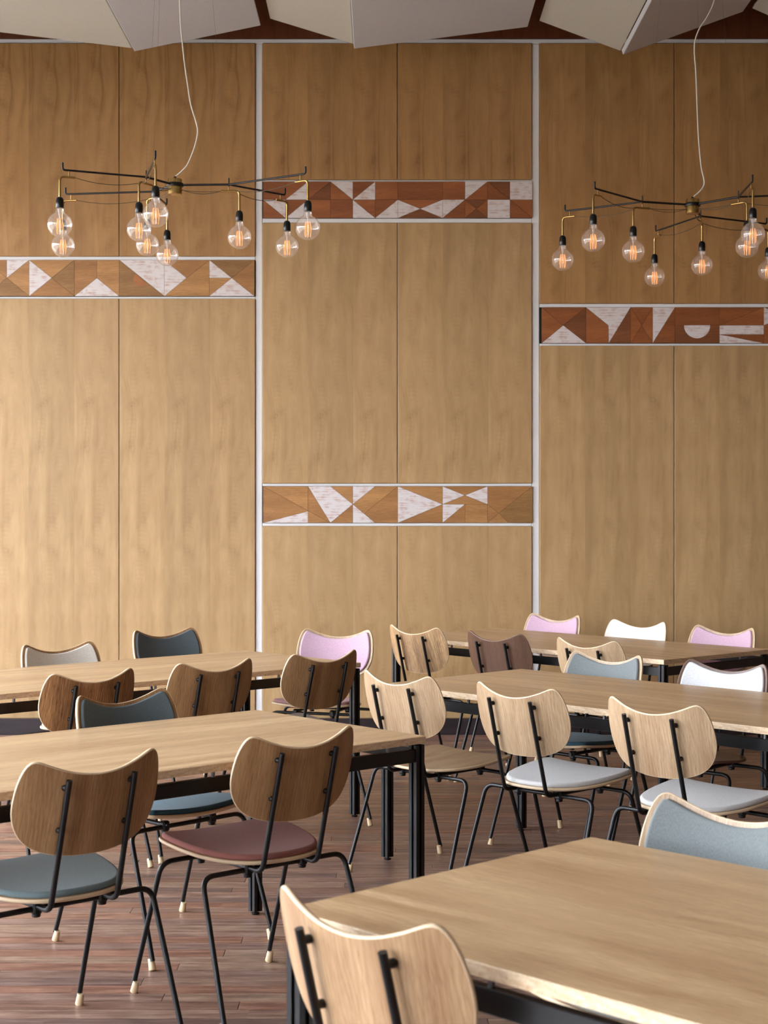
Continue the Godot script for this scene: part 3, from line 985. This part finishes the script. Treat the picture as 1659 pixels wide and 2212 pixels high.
# ---------------------------------------------------------------- chandeliers
func make_lamp_meshes() -> void:
	var r := 0.0625
	var prof := []
	for k in 25:
		var a := -PI / 2.0 + (PI / 2.0 + 1.13) * k / 24.0
		prof.append([maxf(r * cos(a), 0.0), r * sin(a)])
	var last: Array = prof[prof.size() - 1]
	prof.append_array([[0.0232, last[1] + 0.0045], [0.0208, last[1] + 0.011], [0.0195, last[1] + 0.018], [0.0185, 0.084]])
	var glass := Shape.new()
	glass.lathe(Vector3.ZERO, prof, 32)
	var inner := []
	for p in prof:
		inner.append([p[0] * 0.985, p[1] * 0.985])
	glass.lathe(Vector3.ZERO, inner, 32)
	G.bulb_glass = glass.mesh()
	var wire := Shape.new()
	for k in 7:
		var a := TAU * k / 7.0 + 0.2
		var b := a + 0.22
		wire.tube(PackedVector3Array([Vector3(0.012 * cos(a), 0.030, 0.012 * sin(a)), Vector3(0.0185 * cos(b), -0.006, 0.0185 * sin(b)), Vector3(0.0145 * cos(a), -0.046, 0.0145 * sin(a))]), 0.0007, 5)
	G.filament = wire.mesh()
	var stem := Shape.new()
	stem.lathe(Vector3(0, -0.05, 0), [[0.0, 0.0], [0.0028, 0.001], [0.0025, 0.085], [0.006, 0.10], [0.011, 0.128]], 12)
	G.bulb_stem = stem.mesh()
	var socket := Shape.new()
	socket.lathe(Vector3.ZERO, [[0.0, 0.0], [0.0185, 0.0], [0.0195, 0.002], [0.0195, 0.034], [0.0185, 0.036], [0.0185, 0.041], [0.0155, 0.050], [0.009, 0.0555], [0.0, 0.0565]], 24)
	G.socket = socket.mesh()

func lamp_drop(t: Node3D, at: Vector3, inner: Vector3, stem_at: Vector3, rod_y: float) -> void:
	# brass tube from inner, along and down to the socket above the bulb at "at"
	var y := rod_y - 0.034
	var tube := Shape.new()
	tube.tube(fillet([Vector3(inner.x, y, inner.z), Vector3(at.x, y, at.z), Vector3(at.x, rod_y - 0.138, at.z)], 0.022), 0.0058, 10)
	var arm := put("brass_tube", tube.mesh(), M.brass, t)
	var pin := Shape.new()
	pin.tube(PackedVector3Array([Vector3(stem_at.x, y, stem_at.z), Vector3(stem_at.x, rod_y, stem_at.z)]), 0.0032, 8)
	put("hanger_pin", pin.mesh(), M.brass, arm)
	put("socket", G.socket, M.bakelite, t, Vector3(at.x, rod_y - 0.192, at.z))
	var bulb := put("bulb", G.bulb_glass, M.bulb_glass, t, Vector3(at.x, rod_y - 0.2736, at.z))
	put("filament", G.filament, M.filament_glow, bulb)
	put("bulb_stem", G.bulb_stem, M.stem_glass, bulb)
	var l := OmniLight3D.new()
	l.name = "bulb_light"
	l.light_color = Color(1.0, 0.62, 0.3)
	l.light_energy = BULB_ENERGY
	l.light_size = 0.02
	l.omni_range = 16.0
	l.omni_attenuation = 2.0
	l.shadow_enabled = true
	bulb.add_child(l)

func sagging(a: Vector3, b: Vector3, sag: float) -> PackedVector3Array:
	var out := PackedVector3Array()
	for k in 13:
		var t := k / 12.0
		out.append(a.lerp(b, t) - Vector3(0, sag * 4.0 * t * (1.0 - t), 0))
	return out

func chandelier(label: String, hub: Vector3, branches: Array, cord: Array) -> void:
	# branches: [bulb under the joint, bulb at one end, bulb at the other end] as x, depth pairs in the room
	var t := thing("chandelier", label, "chandelier", hub, 0.0, "filament bulb chandeliers")
	var body := Shape.new()
	body.lathe(Vector3(0, -0.05, 0), [[0.0, 0.0], [0.034, 0.0], [0.037, 0.003], [0.037, 0.078], [0.035, 0.081], [0.0, 0.081]], 32)
	put("hub", body.mesh(), M.brass, t)
	var band := Shape.new()
	band.lathe(Vector3(0, -0.010, 0), [[0.037, 0.0], [0.043, 0.001], [0.0445, 0.003], [0.0445, 0.017], [0.043, 0.019], [0.037, 0.020]], 32)
	put("hub_band", band.mesh(), M.lamp_black, t)
	var nut := Shape.new()
	nut.lathe(Vector3(0, 0.03, 0), [[0.008, 0.0], [0.008, 0.010], [0.004, 0.016], [0.0, 0.016]], 12)
	put("cord_grip", nut.mesh(), M.lamp_black, t)
	for b in branches:
		var p := []
		for k in 3:
			p.append(Vector3(b[k * 2] - hub.x, 0, -b[k * 2 + 1] - hub.z))
		var n: Vector3 = p[0].normalized()
		var joint: Vector3 = p[0] - n * 0.055
		var rod := Shape.new()
		rod.tube(PackedVector3Array([n * 0.042, joint]), 0.006, 10)
		put("arm", rod.mesh(), M.lamp_black, t)
		var post := Shape.new()
		post.tube(PackedVector3Array([joint - Vector3(0, 0.012, 0), joint + Vector3(0, 0.034, 0)]), 0.0036, 8)
		put("joint_post", post.mesh(), M.lamp_black, t)
		var inner := joint - n * 0.042
		lamp_drop(t, p[0], inner, joint, 0.0)
		for e in [-1, 1]:
			var f := Shape.new()
			var side: Vector3 = Vector3(-n.z, 0, n.x) * 0.006 * e
			f.tube(sagging(n * 0.036 + Vector3(0, -0.026, 0) + side, inner + Vector3(0, -0.034, 0), 0.006 + 0.006 * (e + 1)), 0.0018, 6)
			put("flex", f.mesh(), M.flex_bronze, t)
		var w := Shape.new()
		w.tube(PackedVector3Array([joint + Vector3(0, 0.03, 0), Vector3(joint.x * 0.55, 1.42, joint.z * 0.55)]), 0.0005, 5, false)
		put("suspension_wire", w.mesh(), M.wire_steel, t)
		for k in [1, 2]:
			var m: Vector3 = (p[k] - joint).normalized()
			var tip: Vector3 = p[k] - m * 0.014
			var twig := Shape.new()
			twig.tube(fillet([joint, tip, tip + Vector3(0, 0.036, 0)], 0.014), 0.0052, 10)
			put("branch_rod", twig.mesh(), M.lamp_black, t)
			lamp_drop(t, p[k], tip - m * 0.062, tip - m * 0.032, 0.0)
			var f := Shape.new()
			f.tube(sagging(joint + n * 0.03 + Vector3(0, -0.034, 0), tip - m * 0.062 + Vector3(0, -0.034, 0), 0.022), 0.0019, 6)
			put("flex", f.mesh(), M.flex_bronze, t)
	var pts := []
	for k in range(0, cord.size(), 2):
		pts.append(Vector3(cord[k] - hub.x, cord[k + 1] - hub.y, 0))
	var c := Shape.new()
	c.tube(smooth_path(pts, 5), 0.0036, 8)
	put("cord", c.mesh(), M.cord_white, t)

# ---------------------------------------------------------------- the scene
const BULB_ENERGY := 0.0015

func _ready() -> void:
	var cam := Camera3D.new()
	cam.name = "camera"
	cam.position = Vector3(0, EYE_HEIGHT, 0)
	cam.fov = 36.35
	cam.near = 0.05
	cam.far = 60.0
	var lens := CameraAttributesPhysical.new()
	lens.frustum_focal_length = 36.547
	lens.frustum_focus_distance = 6.3
	lens.exposure_aperture = 5.0
	cam.attributes = lens
	add_child(cam)
	cam.current = true
	var env := Environment.new()
	env.background_mode = Environment.BG_SKY
	var sky := Sky.new()
	var air := ProceduralSkyMaterial.new()
	air.sky_top_color = Color(0.85, 0.89, 0.95)
	air.sky_horizon_color = Color(0.94, 0.95, 0.975)
	air.ground_horizon_color = Color(0.62, 0.61, 0.59)
	air.ground_bottom_color = Color(0.50, 0.49, 0.47)
	air.sky_energy_multiplier = 1.0
	sky.sky_material = air
	env.sky = sky
	env.background_energy_multiplier = 21.5
	env.tonemap_mode = Environment.TONE_MAPPER_LINEAR
	env.tonemap_exposure = 1.0
	env.sdfgi_enabled = true
	env.ssao_enabled = true
	env.ssil_enabled = true
	var we := WorldEnvironment.new()
	we.name = "environment"
	we.environment = env
	add_child(we)

	make_materials()
	build_floor()
	build_back_wall()
	build_side_walls()
	build_ceiling()
	make_chair_meshes()
	make_table_meshes()
	make_lamp_meshes()

	table("oak table in the left front with two wood-backed chairs on its near side", -0.467, 5.709, -132.0, -1.0, M.table_oak_0)
	table("oak table in the left back, nearest the window side of the panelled wall", -0.721, 8.159, -132.6, -1.0, M.table_oak_1)
	table("middle oak table on the right with three pale chairs on its near side", 0.631, 7.199, 135.9, 1.0, M.table_oak_1)
	table("furthest oak table on the right, beside the panelled wall", 0.715, 9.726, 138.4, 1.0, M.table_oak_2)
	table("large close-up oak table cut off by the lower right corner", 0.462, 3.476, 135.7, 1.0, M.table_oak_2)

	var ln := "chairs on the near side of the left tables"
	var lf := "chairs on the far side of the left tables"
	var rn := "chairs on the near side of the right tables"
	var rf := "chairs on the far side of the right tables"
	chair("chair with shade-tinted oak back and grey-blue seat pad, lowest at the left", ln, -0.919, 4.266, -41.5, "oak_1", "ply_edge", "", "blue_grey")
	chair("chair with shade-tinted oak back and plum seat pad at the left front table", ln, -0.397, 4.713, -40.2, "oak_3", "ply_edge", "", "plum")
	chair("chair with dark slate back pad and blue seat pad behind the left front table", lf, -0.752, 5.345, 134.3, "oak_1", "ply_edge", "slate", "teal")
	chair("chair with boldly striped brown back between the two left tables", ln, -1.331, 6.426, -42.1, "oak_striped", "ply_edge")
	chair("shade-tinted oak chair at the middle of the left back table's near side", ln, -0.882, 6.855, -40.8, "oak_3", "ply_edge")
	chair("shade-tinted oak chair with grey seat pad in front of the pink padded chair", ln, -0.434, 7.273, -42.2, "oak_1", "ply_edge", "", "stone")
	chair("pink padded chair facing out beside the end of the left back table", "", -0.324, 8.2215, 197.0, "oak_2", "ply_edge", "pink", "rose")
	chair("chair with pale sand back pad behind the left back table", lf, -1.423, 7.394, 138.5, "oak_1", "ply_edge", "sand", "sand")
	chair("chair with slate blue back pad behind the left back table", lf, -1.039, 8.30, 139.5, "oak_1", "ply_edge", "slate", "slate")
	chair("pale oak chair with bare wooden seat beside the black table leg", rn, 0.228, 6.324, 45.8, "oak_2", "ply_edge")
	chair("pale oak chair with light grey seat pad, middle of three at the middle table", rn, 0.658, 5.902, 45.2, "oak_0", "ply_edge", "", "pearl")
	chair("pale oak chair with light grey seat pad, closest of three at the middle table", rn, 1.088, 5.430, 46.2, "oak_2", "ply_edge", "", "pearl")
	chair("chair with misty blue back pad and teal seat behind the middle right table", rf, 0.834, 6.859, -134.7, "oak_0", "ply_edge", "mist", "teal")
	chair("dark framed chair with white back pad behind the middle right table", rf, 1.289, 6.446, -137.0, "smoked_oak", "ply_edge_dark", "white")
	chair("chair with ribbed oak back at the furthest right table, leftmost there", rn, 0.342, 8.862, 45.2, "oak_ribbed", "ply_edge")
	chair("dark brown smoked oak chair at the furthest right table", rn, 0.759, 8.414, 44.9, "smoked_oak", "ply_edge_dark")
	chair("pale oak chair half hidden behind the misty blue padded chair", rn, 1.191, 7.982, 45.8, "oak_2", "ply_edge")
	chair("pink padded chair behind the furthest table, next to the white batten", rf, 0.897, 9.527, -136.0, "oak_2", "ply_edge", "pink", "pink")
	chair("pale wooden chair with painted glare between the two pink chairs at the wall", rf, 1.32, 8.957, -135.5, "glare_white_wood", "ply_edge")
	chair("pink padded chair behind the furthest table at its right end", rf, 1.72, 8.50, -134.2, "oak_2", "ply_edge", "pink", "pink")
	chair("close-up pale oak chair seen from behind at the lower edge", rn, 0.13, 2.703, 45.3, "oak_4", "ply_edge", "", "pearl")
	chair("close-up chair with misty blue back pad cut off at the right edge", rf, 0.582, 3.241, -133.0, "oak_0", "ply_edge", "mist", "mist")

	chandelier("black and brass chandelier with nine globe bulbs hanging over the left tables", Vector3(-1.0895, 3.1676, -8.126), [
		[-0.7523, 8.111, -0.522, 8.393, -0.383, 7.846],
		[-1.2655, 8.335, -1.722, 8.364, -1.205, 8.665],
		[-1.239, 7.885, -1.613, 7.758, -1.0975, 7.493]],
		[-1.0895, 3.21, -1.055, 3.239, -1.024, 3.275, -0.993, 3.348, -0.976, 3.408, -0.971, 3.456, -0.983, 3.509, -1.007, 3.589, -1.024, 3.698, -1.038, 3.794, -1.05, 3.903, -1.06, 4.011, -1.065, 4.132, -1.07, 4.30, -1.075, 5.0])
	chandelier("black and brass chandelier of globe bulbs cut off by the right edge", Vector3(1.711, 3.1676, -8.65), [
		[1.3666, 8.55, 1.0128, 8.84, 1.100, 8.20],
		[1.8415, 9.03, 1.6437, 9.474, 2.275, 9.229],
		[1.954, 8.393, 1.8995, 8.03, 2.358, 8.345]],
		[1.715, 3.21, 1.775, 3.277, 1.76, 3.379, 1.747, 3.508, 1.739, 3.662, 1.734, 3.816, 1.729, 3.919, 1.722, 4.021, 1.727, 4.085, 1.752, 4.15, 1.786, 4.201, 1.819, 4.265, 1.837, 4.329, 1.85, 4.458, 1.86, 5.0])
	print("built")
